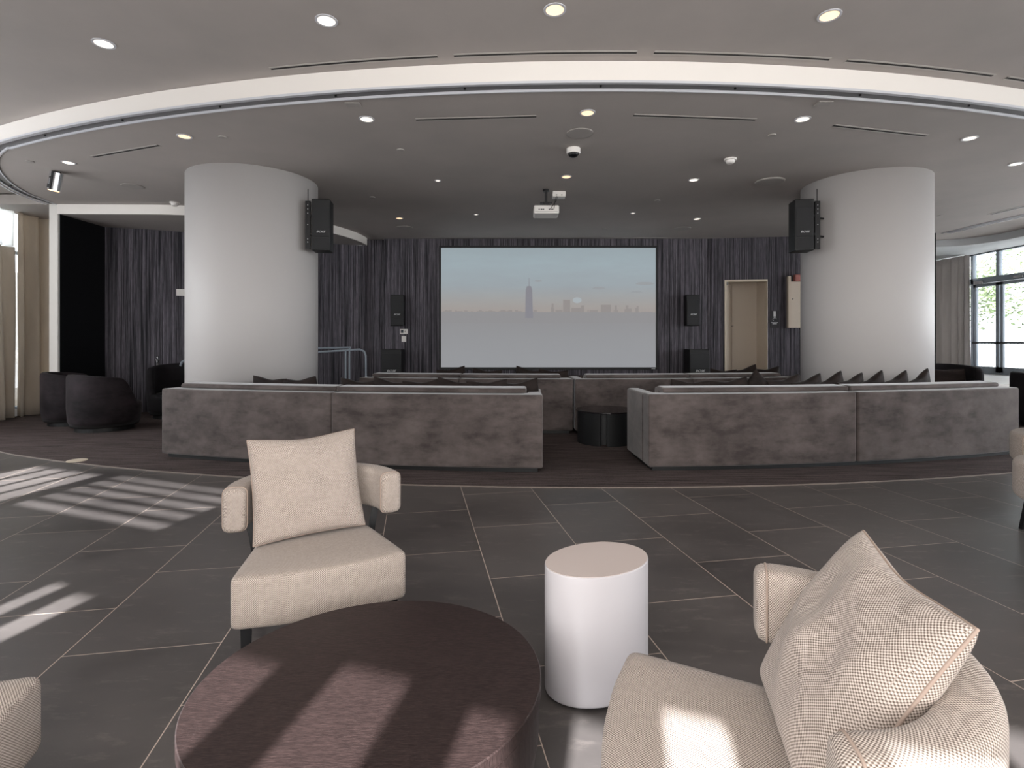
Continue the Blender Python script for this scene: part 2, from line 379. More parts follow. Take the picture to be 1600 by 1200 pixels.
# recess behind the doorway
mb = MB(); mb.box(d0-.02, d0, .14, .75, 0, DT+.05, RWM); mb.box(d1, d1+.02, .14, .75, 0, DT+.05, RWM); mb.box(d0-.02, d1+.02, .75, .8, 0, DT+.05, RWM); mb.box(d0-.02, d1+.02, .14, .8, DT+.02, DT+.07, RWM)
struct(mb.go('wall_doorway_recess', M['beige']))
dr = bpy.data.objects.new('door_1', None); COL.objects.link(dr); struct(dr, 'beige door leaf standing in its open doorway')
mb = MB(); mb.box(d0, d1, -.02, .14, DT-.045, DT, RWM); mb.box(d0, d0+.035, -.02, .14, .62, DT-.045, RWM); mb.box(d1-.012, d1, -.02, .14, .62, DT-.045, RWM)
mb.go('door_frame', base_mat('door_frame_paint', srgb(214, 200, 180), .45), dr)
hm = RWM @ Matrix.Translation((d0+.07, .16, 0)) @ Matrix.Rotation(math.radians(62), 4, 'Z')
MB().box(0, .55, 0, .045, .64, DT-.06, hm).go('door_leaf', M['beige'], dr, bevel=.004)
MB().tube([hm @ Vector((.46, -.045, 1.73)), hm @ Vector((.36, -.045, 1.73))], .011).tube([hm @ Vector((.46, 0, 1.73)), hm @ Vector((.46, -.045, 1.73))], .012).go('door_handle', M['chrome'], dr)
MB().box(d0+.05, d0+.075, -.01, .05, DT-.115, DT-.05, RWM).go('door_closer', M['chrome'], dr)

# left side wall with windows and the drapes
mb = MB()
for y0, y1 in ((1.2, 1.9), (5.6, 5.9), (10.1, 12.9)): mb.box(-9.25, -9.05, y0, y1, 0, ZO)
mb.box(-9.25, -9.05, 1.2, 12.9, 0, .12)
struct(mb.go('wall_left', M['post']))
def window(name, y0, y1, x, zs, ys, zt=ZO, zb=.12, w=.05, depth=.08, glass=True):
    wroot = bpy.data.objects.new(name, None); COL.objects.link(wroot); struct(wroot)
    mb = MB(); mb.box(x, x+depth, y0, y0+w, zb, zt); mb.box(x, x+depth, y1-w, y1, zb, zt)
    mb.box(x, x+depth, y0, y1, zb, zb+w); mb.box(x, x+depth, y0, y1, zt-w, zt)
    for z in zs: mb.box(x, x+depth, y0, y1, z-w/2, z+w/2)
    for y in ys: mb.box(x+.005, x+depth-.005, y-w/2, y+w/2, zb, zt)
    mb.go('window_frame', M['alu'], wroot)
    if glass: MB().box(x+depth*.4, x+depth*.55, y0+.02, y1-.02, zb+.02, zt-.02).go('pane', M['glass'], wroot)
    return wroot
window('window_1', 1.9, 5.6, -9.2, (3.0,), (3.1, 4.3))
window('window_2', 5.9, 10.1, -9.2, (3.0,), (7.2, 8.6))
def drape(name, label, path, z0, z1, mat, amp=.07, wl=.26, group=None, seed=0):
    rng = random.Random(seed); L = 0; P = [Vector(p) for p in path]; acc = [0]
    for a_, b_ in zip(P, P[1:]): acc.append(acc[-1]+(b_-a_).length)
    N = int(acc[-1]/.02); ph = 0; nn_ = []
    cols = []
    for i in range(N+1):
        d = acc[-1]*i/N; k = max(j for j in range(len(P)) if acc[j] <= d+1e-6); k = min(k, len(P)-2)
        t = (d-acc[k])/(acc[k+1]-acc[k]); p = P[k].lerp(P[k+1], t); tt = (P[k+1]-P[k]).normalized(); q = Vector((tt.y, -tt.x))
        ph += 2*PI*.02/wl*(1+.5*math.sin(d*2.3+seed)); cols.append((p, q, ph))
    zs = [z0+(z1-z0)*j/14 for j in range(15)]; vs = []; fs = []
    for z in zs:
        f_ = (z-z0)/(z1-z0)
        for i, (p, q, ph) in enumerate(cols):
            a_ = amp*(1-.45*f_)*(math.sin(ph+.35*math.sin(f_*3+seed))+.25*math.sin(2.3*ph+1))
            vs.append((p.x+q.x*a_, p.y+q.y*a_, z))
    w_ = len(cols)
    for j in range(14):
        for i in range(w_-1): fs.append((j*w_+i, j*w_+i+1, (j+1)*w_+i+1, (j+1)*w_+i))
    o = link(name, mesh(vs, fs), mat, None, smooth=True); so = o.modifiers.new('s', 'SOLIDIFY'); so.thickness = .006
    return tag(o, label, 'curtain', group)
drape('curtain', 'tan floor length drape against the left window beside the white post', [(-8.86, 9.6), (-8.9, 10.1), (-7.95, 10.3)], .015, ZO-.02, M['curtain'], .10, .27, None, 3)
dl = drape('curtain', 'tan floor length drape at the far left edge, before the bright gap', [(-8.84, 7.3), (-8.86, 9.53)], .015, 3.04, M['curtain'], .10, .27, None, 5)
M['sheer'] = cloth('white_sheer', srgb(250, 250, 248), .95)
sh = drape('sheer_header', '', [(-8.84, 7.3), (-8.86, 9.53)], 3.045, ZO-.02, M['sheer'], .055, .27, None, 5)
del sh['category']; sh['label'] = 'bright white sheer top of the drape'; sh.parent = dl
# land outside the left windows
struct(MB().box(-40, -9.3, -10, 30, -.3, -.1).go('ground', M['stone']), 'paving outside')
tag(MB().box(-11.6, -11.3, -2, 16, -.1, 2.95).go('shade_wall', base_mat('shade_wall_render', srgb(120, 112, 100), .9), bevel=.02), 'tall tan wall outside the left windows, added to shade the lower drapes', 'wall')  # added wall, keeps sky light off the lower part of the drapes

# glazed end on the right
struct(MB().box(12.3, 12.6, 15.5, 15.8, 0, ZO).box(8.95, 12.6, 15.5, 15.7, 0, ZO).go('wall_right_far', M['post']))
gz0, gz1 = 12.2, 14.5
wr = bpy.data.objects.new('door_2', None); COL.objects.link(wr); struct(wr, 'pair of grey framed glass exit doors with transom above')
X = 12.35; zb, zh, zt = .53, 2.94, 3.7
mb = MB(); 
for y, w in ((15.45, .06), (14.44, .07), (13.22, .0), (12.0, .08)):
    if w: mb.box(X, X+.1, y-w/2, y+w/2, zb, zt)
mb.box(X, X+.1, 12.0, 15.48, zh-.04, zh+.11); mb.box(X, X+.1, 12.0, 15.48, zt-.03, zt); mb.box(X, X+.1, 12.0, 15.48, zb, zb+.05)
mb.box(X, X+.1, 13.64, 13.72, zh+.1, zt)
mb.go('door_frame', M['alu'], wr)
for y0, y1 in ((13.66, 14.4), (12.72, 13.62)):
    mb = MB(); mb.box(X+.02, X+.08, y0, y0+.09, zb+.05, zh-.05); mb.box(X+.02, X+.08, y1-.07, y1, zb+.05, zh-.05)
    mb.box(X+.02, X+.08, y0, y1, zb+.05, zb+.19); mb.box(X+.02, X+.08, y0, y1, zh-.13, zh-.05)
    leaf = mb.go('door_leaf', M['alu'], wr)
    MB().tube([(X-.03, y0+.02, 1.34), (X-.03, y1-.02, 1.34)], .024).box(X-.03, X+.02, y0+.02, y0+.08, 1.31, 1.37).box(X-.03, X+.02, y1-.08, y1-.02, 1.31, 1.37).go('push_bar', M['blackm'], leaf)
MB().box(X-.06, X-.005, 14.05, 14.32, zh-.06, zh+.03).go('door_closer', M['chrome'], wr, bevel=.008)
MB().box(X-.06, X-.005, 12.95, 13.2, zh-.02, zh+.05).go('door_closer', M['chrome'], wr, bevel=.008)
MB().box(X+.045, X+.055, 12.03, 15.42, zb+.03, zt-.02).go('pane', M['glass'], wr)
mb = MB()
for y0, y1 in ((-7.4, -6.9), (10.6, 12.0)): mb.box(12.35, 12.5, y0, y1, 0, ZO)
mb.box(12.35, 12.5, -7.4, 12, 0, .15)
struct(mb.go('wall_right_side', M['post']))
window('window_3', -6.9, 10.6, 12.38, (2.94,), [-4, -1, 2, 5, 8], zb=.15)
drape('curtain', 'taupe pleated drape left of the glass exit doors', [(12.16, 14.3), (12.1, 15.4)], .55, 3.68, M['curtain2'], .055, .17, None, 9)
# perimeter ceiling and its wavy fascia
fp = spl([(9.35, 13.35), (10.4, 13.25), (11.0, 13.0), (11.3, 12.4), (11.3, 11.4), (11.45, 10.2), (11.5, 6), (11.5, -2)], 8)
pp = fp+[(12.6, -2), (12.6, 15.7), (9.35, 15.7)]; n = len(pp)
me = mesh([(x, y, 3.70) for x, y in pp]+[(x, y, ZO-.002) for x, y in pp], [tuple(range(n)), tuple(range(n, 2*n))]+[(i, (i+1) % n, n+(i+1) % n, n+i) for i in range(n)])
struct(link('ceiling', me, base_mat('perimeter_ceiling_paint', srgb(188, 190, 192), .7)), 'pale perimeter ceiling above the glass doors')
# outside on the right
struct(MB().box(12.6, 60, -20, 60, .2, .4).go('ground', M['stone']), 'bright paving outside the glass doors')
fn = thing('railing', 'dark metal railing outside beyond the glass exit doors', 'railing', (18, 18, .4))
mb = MB().tube([(0, -4, 1.0), (0, 8, 1.0)], .03).tube([(0, -4, .1), (0, 8, .1)], .02); mb.go('rail', M['alu'], fn)
mb = MB()
for i in range(80): mb.box(-.012, .012, -4+i*.15, -4+i*.15+.024, 0, 1.0)
b_ = mb.go('baluster', M['alu'], fn); b_['kind'] = 'stuff'
tag(MB().box(20.5, 20.9, 12, 30, .4, 1.15).go('planter_wall', M['outer'], bevel=.03), 'pale low wall outside behind the railing', 'wall')
def tree(x, y, h, r, label, seed):
    rng = random.Random(seed); t = thing('tree', label, 'tree', (x, y, .4), 0, 'trees outside the glass doors')
    MB().tube([(0, 0, 0), (.05, .04, h*.4), (0, 0, h*.75)], [.16, .13, .06]).tube([(.04, .03, h*.4), (.5, .6, h*.75)], [.08, .03]).go('trunk', M['bark'], t)
    vs = []; fs = []
    for i in range(2600):
        d = Vector((rng.gauss(0, 1), rng.gauss(0, 1), rng.gauss(0, .75))).normalized()*r*rng.uniform(.55, 1)
        c = d+Vector((0, 0, h*.8)); a_ = Vector((rng.gauss(0, 1), rng.gauss(0, 1), rng.gauss(0, 1))).normalized(); b2_ = a_.orthogonal().normalized(); s_ = rng.uniform(.07, .13)
        k = len(vs); vs += [c-a_*s_, c+b2_*s_*.5, c+a_*s_, c-b2_*s_*.5]; fs.append((k, k+1, k+2, k+3))
    o = link('foliage', mesh(vs, fs), M['leaf'], t)
tree(22.5, 23.2, 4.6, 2.2, 'leafy tree outside, seen through the left glass door and transom', 1)
tree(22.8, 18.2, 4.8, 2.3, 'leafy tree outside at the right edge of the glass doors', 2)
tree(23.5, 28.2, 4.2, 2.0, 'leafy tree outside furthest back, partly behind the taupe drape', 3)

# rear wall (unseen, behind the viewpoint), slots cut to shape the sun patches
W0 = Vector((0, -1.74)); wdv = Vector((.93, -.36)).normalized(); wang = math.atan2(wdv.y, wdv.x)
WM = Matrix.Translation((0, -1.74, 0)) @ Matrix.Rotation(wang, 4, 'Z')
ops = [(-6.7, -5.6, 2.12, 2.62), (-5.4, -3.65, 2.14, 2.64), (-3.52, -3.4, 1.52, 1.78), (-3.28, -3.12, 1.5, 1.76), (-2.27, -1.98, 1.42, 1.53),
       (-1.6, -1.38, .8, 1.84), (-1.2, -.95, .8, 1.88), (-.76, -.62, .8, 1.86), (-.52, -.38, .8, 1.78), (-.25, -.1, .8, 1.97), (.06, .27, 1.5, 2.06), (.9, 1.12, 1.2, 2.02)]
xs = sorted({-9.75, 13.35, *[o_[0] for o_ in ops], *[o_[1] for o_ in ops]}); zs = sorted({0, ZO, *[o_[2] for o_ in ops], *[o_[3] for o_ in ops]})
mb = MB()
for i in range(len(xs)-1):
    run = None
    for j in range(len(zs)-1):
        xm, zm = (xs[i]+xs[i+1])/2, (zs[j]+zs[j+1])/2
        hole = any(o_[0] < xm < o_[1] and o_[2] < zm < o_[3] for o_ in ops)
        if not hole: mb.box(xs[i], xs[i+1], -.1, 0, zs[j], zs[j+1], WM)
struct(mb.go('wall_rear', M['post']))
mb = MB()
for k in range(4): z = 2.245+k*.105; mb.box(-5.4, -3.65, -.09, -.03, z-.02, z+.02, WM)
for k in range(3): a_ = -6.42+k*.28; mb.box(a_-.03, a_+.03, -.09, -.03, 2.12, 2.62, WM)
struct(mb.go('sun_stripe_bars', M['alu']))  # unseen bars added across two slots to stripe the sun patches

# ------------------------------------------------------------------ columns
for nm, c, r, lab in (('column', (-3.755, 7.84), .872, 'left'), ('column', (5.20, 7.95), .825, 'right')):
    o = MB().lathe([(r, .012), (r, ZI-.0)], c, 96).go(nm, M['column'])
    for p_ in o.data.polygons:
        if len(p_.vertices) == 4: p_.use_smooth = True
    struct(o, 'thick round white column on the '+lab); o.name = 'trim_8' if lab == 'left' else 'trim_9'

# ------------------------------------------------------------------ screen
sx0, sx1, sz0, sz1, SY = -1.605, 3.24, .765, 3.485, 12.03
k = 12.03/F; sx0 = (689-800)*k; sx1 = (1025-800)*k; sz1 = H+(535-387)*k; sz0 = H-(574-535)*k
sc = thing('projection_screen', 'large projection screen showing a hazy city skyline on the back wall', 'screen', (0, SY, 0))
MB().box(sx0-.04, sx1+.04, 0, .045, sz0-.05, sz0).box(sx0-.04, sx1+.04, 0, .045, sz1, sz1+.045).box(sx0-.04, sx0, 0, .045, sz0, sz1).box(sx1, sx1+.04, 0, .045, sz0, sz1).go('screen_frame', M['blackp'], sc, bevel=.004)
pic = MB().box(sx0, sx1, .02, .03, sz0, sz1).go('screen_surface', M['picture'], sc)
def shp(name, mat, pts, y=.018): # outline in pixels -> flat picture element on the screen
    n = len(pts); P = [((x-800)*k, H+(535-yy)*k) for x, yy in pts]
    me = mesh([(a_, y-.001, b_) for a_, b_ in P]+[(a_, y+.001, b_) for a_, b_ in P], [tuple(range(n)), tuple(range(n, 2*n))]+[(i, (i+1) % n, n+(i+1) % n, n+i) for i in range(n)])
    return link(name, me, mat, pic)
shp('picture_haze', M['sk3'], [(689, 487), (1025, 488), (1025, 505), (689, 505)], .0145)
shp('picture_tower', M['sk1'], [(820.5, 497), (821.5, 452), (823.5, 447), (826.2, 447), (826.4, 434), (827.1, 434), (827.4, 447), (829.6, 447), (831.5, 452), (833, 497)], .012)
rng = random.Random(4); pts = [(692, 492)]; x = 692
while x < 815: h = rng.choice([485, 486, 487, 484, 486]); w = rng.uniform(2, 6); pts += [(x, h), (x+w, h)]; x += w
pts += [(x, 492)]; shp('picture_skyline', M['sk2'], pts)
pts = [(834, 494)]
for x0, x1, h in ((834, 839, 484), (839, 860, 488), (861, 862, 480), (862, 865, 474), (865, 866, 482), (868, 879, 484), (880, 891, 468.5), (892, 893, 486), (893, 908, 481), (908, 913, 477), (918, 920, 484), (921, 934, 484), (939, 955, 476), (959, 960, 484), (961, 964, 477), (964, 966, 484), (976, 978, 483), (978, 982, 477), (982, 987, 482), (993, 995, 481), (995, 998, 478), (1002, 1020, 487)):
    pts += [(x0, 488), (x0, h), (x1, h), (x1, 488)]
pts += [(1022, 494)]; shp('picture_skyline', M['sk2'], pts, .016)
for cx_, cy_, a_, b2_ in ((841, 439, 6, 1.6), (936, 450, 10, 2), (1008, 443, 14, 2.5), (995, 456, 9, 1.3)):
    shp('picture_cloud', M['cloudm'], [(cx_+a_*math.cos(t)*(1+.15*math.sin(5*t)), cy_+b2_*math.sin(t)) for t in [i*PI/9 for i in range(18)]])
shp('picture_glow', M['glow'], [(902+7*math.cos(t), 469+4.5*math.sin(t)) for t in [i*PI/9 for i in range(18)]])
MB().box((1018-800)*k, (1024-800)*k, -.004, -.0005, sz0-.036, sz0-.02).go('label_plate', M['logo'], sc)

# ------------------------------------------------------------------ speakers
def speaker(name, label, loc, rz, w, d, h, band=True, group=None):
    t = thing(name, label, 'speaker', loc, rz, group)
    MB().box(-w/2, w/2, 0, d, 0, h).go('cabinet', M['blackp'], t, bevel=.012)
    MB().box(-w/2+.012, w/2-.012, -.012, -.001, h*.27, h*.84).go('grille', M['grille'], t, bevel=.004)
    MB().box(-w/2+.012, w/2-.012, -.010, -.001, .02, h*.245).go('grille', M['grille'], t, bevel=.004)
    text('logo', 'BOSE', w*.15, M['logo'], t, (0, -.0135, h*.36 if h > .6 else h*.2), (PI/2, 0, 0), .35, sx=1.3)
    return t
def bracket(t, h, d, side, w):
    x0, x1 = (-w/2-.085, -w/2-.02) if side < 0 else (w/2+.02, w/2+.085)
    mb = MB().box(x0, x1, .02, .06, .02, h-.03)
    mb.box(min(x0, -w/2), max(x1, w/2) if side > 0 else -w/2+.01, .03, .05, h*.3, h*.34).box(min(x0, w/2-.01) if side > 0 else x0, x1 if side > 0 else -w/2+.01, .03, .05, h*.66, h*.7)
    xm = (x0+x1)/2
    for hz in (.32, .68): mb.tube([(xm, .05, h*hz), (xm+side*.02, .16, h*hz), (xm+side*(.14 if side < 0 else .30), .34, h*hz)], .014)
    mb.tube([((x0+x1)/2, .04, h-.03), ((x0+x1)/2, .04, h+.14)], .006)
    mb.go('mounting_bracket', M['blackm'], t)
    for z in (.16, .22, .5, .72, .8, .88): MB().disc((0, 0), .006, 0, .006, 8, Matrix.Translation(((x0+x1)/2, .02, h*z)) @ Matrix.Rotation(PI/2, 4, 'X')).go('screw', M['logo'], t)
s = speaker('column_speaker', 'black speaker mounted on the side of the left white column', (-2.65, 7.45, 2.625), math.radians(8), .25, .25, .715); bracket(s, .715, .25, -1, .25)
s = speaker('column_speaker', 'black speaker mounted on the side of the right white column', (4.055, 7.45, 2.625), math.radians(-8), .25, .25, .715); bracket(s, .715, .25, 1, .25)
k2 = 11.9/F
speaker('wall_speaker', 'slim black speaker on the back wall left of the screen, above a thermostat', ((621-800)*k2, 11.85, 1.72), 0, .29, .22, .68)
speaker('wall_speaker', 'slim black speaker on the back wall right of the screen', ((1082-800)*k2, 11.85, 1.72), 0, .29, .22, .68)
speaker('subwoofer', 'black subwoofer on the raised step left of the screen', ((616-800)*k2, 11.6, .62), 0, .43, .4, .58)
speaker('subwoofer', 'black subwoofer on the raised step right of the screen', ((1086-800)*k2, 11.6, .62), 0, .43, .4, .58)

# ------------------------------------------------------------------ wall devices
def wallbox(px, py): return ((px-800)*k*.9995, 12.045, H+(535-py)*k)
t = thing('thermostat', 'white thermostat on the back wall left of the screen', 'thermostat', wallbox(630.5, 518))
MB().box(-.085, .085, 0, .035, -.055, .055).go('housing', M['white'], t, bevel=.006); MB().box(-.065, -.005, -.004, 0, -.03, .035).go('display', base_mat('lcd', srgb(60, 66, 72), .3), t)
MB().box(.02, .045, -.004, 0, -.02, .02).go('button', M['grilleW'], t)
t = thing('light_switch', 'white switch plate below the thermostat', 'switch', wallbox(630.5, 529.5))
MB().box(-.05, .05, .01, .035, -.065, .065).go('plate', M['white'], t, bevel=.005); MB().box(-.018, .018, .002, .01, -.035, .035).go('rocker', M['white'], t, bevel=.002)
t = thing('light_switch', 'white double switch plate on the striped alcove wall beside the left column', 'switch', (-6.46, 10.50, H+(535-457)*10.5/F-.0), math.radians(24))
MB().box(-.085, .085, 0, .03, -.065, .065).go('plate', M['white'], t, bevel=.005)
for x_ in (-.035, .035): MB().box(x_-.02, x_+.02, -.01, -.001, -.03, .03).go('rocker', M['lampdim'] if False else M['white'], t, bevel=.003)
# sign by the door
ds = onrw(1210); t = thing('door_sign', 'small white pictogram sign on dark plate beside the beige doorway', 'sign', (RWM @ Vector((ds, -.012, 1.86))), rang)
MB().box(-.09, .09, 0, .011, -.19, .19).go('plate', base_mat('sign_plate', srgb(38, 36, 40), .5), t)
MB().box(-.025, .025, -.006, -.001, .06, .18).go('white_tab', M['logo'], t)
ring_ = [[Vector((.034*math.cos(a_)+q*math.cos(a_)*.006, -.004, -.0+.034*math.sin(a_)+q*math.sin(a_)*.006)) for q in (0, 1)]+[Vector((.034*math.cos(a_)+q*math.cos(a_)*.006, -.001, .034*math.sin(a_)+q*math.sin(a_)*.006)) for q in (1, 0)] for a_ in [i*2*PI/20 for i in range(15)]]
MB().loft(ring_).disc((0, 0), .011, 0, .003, 12, Matrix.Translation((0, -.001, .045)) @ Matrix.Rotation(PI/2, 4, 'X')).box(-.006, .006, -.004, -.001, 0, .035).go('pictogram', M['logo'], t)
MB().box(-.07, .07, -.003, -.001, -.08, -.067).go('lettering', M['logo'], t); MB().box(-.045, .045, -.003, -.001, -.105, -.092).go('lettering', M['logo'], t)
# wall niche cabinet with red box
e0, e1 = onrw(1229), onrw(1262); zt_, zb_ = H+(535-430)*11.6/F, H+(535-512)*11.6/F
t = thing('wall_cabinet', 'beige tall wall cabinet partly hidden behind the right column', 'cabinet', RWM @ Vector((e0, 0, zb_)), rang)
hh = zt_-zb_
MB().box(0, .06, -.10, -.002, 0, hh).go('side_panel', base_mat('cabinet_edge', srgb(206, 190, 172), .5), t, bevel=.004); MB().box(.06, e1-e0, -.06, -.002, 0, hh-.12).go('cabinet_door', M['beige'], t, bevel=.004)
MB().disc((0, 0), .013, 0, .02, 12, Matrix.Translation((.1, -.06, hh*.56)) @ Matrix.Rotation(PI/2, 4, 'X')).go('knob', M['chrome'], t)
tag(MB().box(e0+.13, e1, -.14, -.003, zt_-.12+.005, zt_+.03, RWM).go('alarm_box', M['pink'], bevel=.012), 'faded red box on the striped wall above the beige wall cabinet', 'box')

# handrails by the alcove ramp
def handrail(label, pts, posts, r=.02):
    t = thing('handrail', label, 'handrail', (pts[0][0], pts[0][1], 0))
    o0 = Vector((pts[0][0], pts[0][1], 0))
    MB().tube([Vector(p)-o0 for p in pts], r).go('rail', M['alu'], t)
    for x_, y_, z_ in posts: MB().tube([Vector((x_, y_, .013))-o0, Vector((x_, y_, z_))-o0], .018).go('post', M['alu'], t)
def hp(px, py, Y): return ((px-800)/F*Y, Y, H+(535-py)*Y/F)
handrail('grey tube handrail between the left column and the back wall', [hp(430, 556, 10.9), hp(500, 550, 10.9), hp(562, 546, 10.9), hp(569, 549, 10.9), hp(571.5, 556, 10.9), hp(572, 592, 10.9)], [hp(572, 592, 10.9), hp(540, 549, 10.9)])
handrail('grey upper tube handrail just behind the lower one, beside the left column', [hp(430, 546, 11.15), hp(500, 544, 11.15), hp(548, 543, 11.15)], [hp(546, 543.5, 11.15)])
handrail('short curved grey handrail end at the left edge of the left column', [hp(282, 572, 9.75), hp(284, 566, 9.75), hp(289, 563, 9.75), hp(330, 560, 9.75)], [hp(330, 560, 9.75)])
p_ = hp(246, 556, 9.98); tag(MB().tube([(p_[0], p_[1], .013), (p_[0], p_[1], p_[2]-.07)], .03).tube([(p_[0], p_[1], p_[2]-.07), p_], .017).tube([(p_[0], p_[1], p_[2]-.085), (p_[0], p_[1], p_[2]-.07)], .05).go('rope_post', M['chrome'], smooth=True), 'short chrome post standing against the striped alcove wall', 'post')

# ------------------------------------------------------------------ ceiling fittings
def ceil_at(px, py, z): return at(px, py, z)
def downlight(px, py, z, r, mat, label, group=None):
    x, y = ceil_at(px, py, z); t = thing('downlight', label, 'downlight', (x, y, z), 0, group)
    n_ = 28; prof = [(r, 0), (r+.018, 0), (r+.018, -.006), (r, -.006)]
    MB().loft([[Vector((q*math.cos(2*PI*i/n_), q*math.sin(2*PI*i/n_), zz)) for q, zz in prof] for i in range(n_)], close=True).go('trim_ring', M['rail'], t)
    MB().disc((0, 0), r, -.004, -.001, 28).go('lamp_lens', mat, t)
G1 = None
for px, py, mt, lb in ((162, 68, 'cool', 'round downlight in the outer ceiling at upper left corner'), (510, 32, 'cool', 'bright round downlight in the outer ceiling left of centre'), (867, 15, 'warm', 'warm round downlight in the outer ceiling at top centre'), (1296, 24, 'warm', 'warm round downlight in the outer ceiling at upper right')):
    downlight(px, py, ZO, .068, M[mt], lb)
for px, py, mt, r, lb in ((573, 186, 'cool', .062, 'bright downlight inside the curve, left of the long slot vent'), (918, 176, 'warm', .062, 'amber downlight inside the curve between the two middle slot vents'), (1254, 186, 'cool', .062, 'bright downlight inside the curve right of the middle slot vents'), (1515, 216, 'cool', .062, 'downlight near the right edge past the right column'), (288, 213, 'warm', .062, 'amber downlight above the left column, by the short slot vent'), (107, 254, 'cool', .062, 'downlight at far left next to the chrome spotlight'),
        (885, 276, 'warm', .058, 'small amber downlight behind the dome camera'), (1084, 281, 'cool', .058, 'small downlight left of the right column'), (624, 341, 'warm', .055, 'small amber downlight nearest the left end of the screen'), (1089, 342, 'cool', .055, 'small downlight nearest the right end of the screen'), (1587, 256, 'cool', .06, 'cool downlight at the right edge of the inner ceiling'),
        (684, 282, 'lampdim', .03, 'tiny accent light left of the projector'), (744, 335, 'lampdim', .03, 'tiny accent light above the left part of the screen'), (989, 333, 'lampdim', .03, 'tiny accent light above the right part of the screen')):
    downlight(px, py, ZI-.001, r, M[mt], lb)
def slotvent(pts, z, label, w=.035, matf='ceil'):
    fw = w*.4; w = w*.62
    t = thing('slot_vent', label, 'vent', (pts[0][0], pts[0][1], z))
    o0 = Vector((pts[0][0], pts[0][1])); P = [(p[0]-o0.x, p[1]-o0.y) for p in pts]
    sweep(MB(), P, [(-w/2, -.004), (w/2, -.004), (w/2, -.001), (-w/2, -.001)]).go('slot', M['slot'], t)
    mb = MB(); sweep(mb, P, [(-w/2-fw, -.005), (-w/2, -.005), (-w/2, -.0005), (-w/2-fw, -.0005)]); sweep(mb, P, [(w/2, -.005), (w/2+fw, -.005), (w/2+fw, -.0005), (w/2, -.0005)])
    nn_ = normals(P)
    mb.go('vent_frame', M['ventf'], t)
RV = RR+.30
def tha(px, py): x, y = at(px, py, ZO); return math.atan2(x-CX, CY-y)
for a_, b_, lb in (((420, 105), (683, 87), 'leftmost slot vent in front of the white fascia'), ((708, 84), (995, 82), 'slot vent in front of the fascia at top centre'), ((1022, 82), (1297, 92), 'slot vent in front of the fascia right of centre'), ((1322, 95), (1547, 120), 'slot vent in front of the fascia at upper right'), ((1563, 125), (1660, 146), 'slot vent cut by the right edge of the picture')):
    t0, t1 = tha(*a_), tha(*b_); slotvent([arc(RV, t0+(t1-t0)*i/14) for i in range(15)], ZO, lb, .045)
for a_, b_, w, lb in (((650, 187), (838, 182), .05, 'slot vent in the inner ceiling left of the amber downlight'), ((990, 180), (1180, 187), .05, 'slot vent in the inner ceiling right of the amber downlight'), ((1302, 196), (1447, 212), .05, 'slot vent in the inner ceiling above the right column'), ((145, 245), (248, 227), .05, 'short slot vent in the inner ceiling left of the left column'),
        ((648, 371.5), (910, 371.5), .04, 'thin slot vent along the ceiling just above the screen, left one'), ((937, 371.5), (1078, 372), .04, 'thin slot vent along the ceiling just above the screen, right one'), ((1548, 335), (1640, 313), .09, 'bright slot vent near the right edge above the glass doors')):
    slotvent([at(a_[0], a_[1], ZI), at(b_[0], b_[1], ZI)], ZI, lb, w)
def disc_thing(name, label, cat, px, py, z, r, mat, h=.006, group=None):
    x, y = at(px, py, z); o = MB().lathe([(r, 0), (r, -h*.6), (r*.9, -h)], (0, 0), 32).go(name, mat); o.location = (x, y, z-.0005); return tag(o, label, cat, group)
for px, py, r, lb in ((906, 208, .15, 'round speaker grille in the ceiling before the dome camera'), (1203, 283, .2, 'round speaker grille in the ceiling left of the right column'), (207, 291, .15, 'round speaker grille in the ceiling left of the left column'), (632, 355.5, .17, 'round speaker grille in the ceiling near the left screen end'), (1066, 357, .17, 'round speaker grille in the ceiling near the right screen end')):
    disc_thing('ceiling_speaker', lb, 'ceiling speaker', px, py, ZI, r, M['grilleW'], .02 if px == 1203 else .008)
for px, py, lb in ((47, 252, 'flat sprinkler cap at the far left of the inner ceiling'), (348, 214, 'flat sprinkler cap right of the amber downlight above the left column'), (626, 234, 'flat sprinkler cap left of the dome camera'), (1206, 211, 'flat sprinkler cap below the slot vents right of centre'), (582, 308, 'flat sprinkler cap near the left column speaker'), (1027, 313, 'flat sprinkler cap right of the projector'), (944, 357.5, 'flat sprinkler cap above the screen'), (1468, 337, 'flat sprinkler cap right of the right column')):
    disc_thing('sprinkler_cap', lb, 'sprinkler', px, py, ZI, .045, M['grilleW'], .01)
for px, py, lb in ((552, 163, 'small square plate in the inner ceiling left of centre'), (1287, 161, 'small square plate in the inner ceiling at the right')):
    x, y = at(px, py, ZI); o = MB().box(-.07, .07, -.05, .05, -.01, 0).go('ceiling_plate', M['grilleW'], bevel=.002); o.location = (x, y, ZI-.0005); tag(o, lb, 'plate')
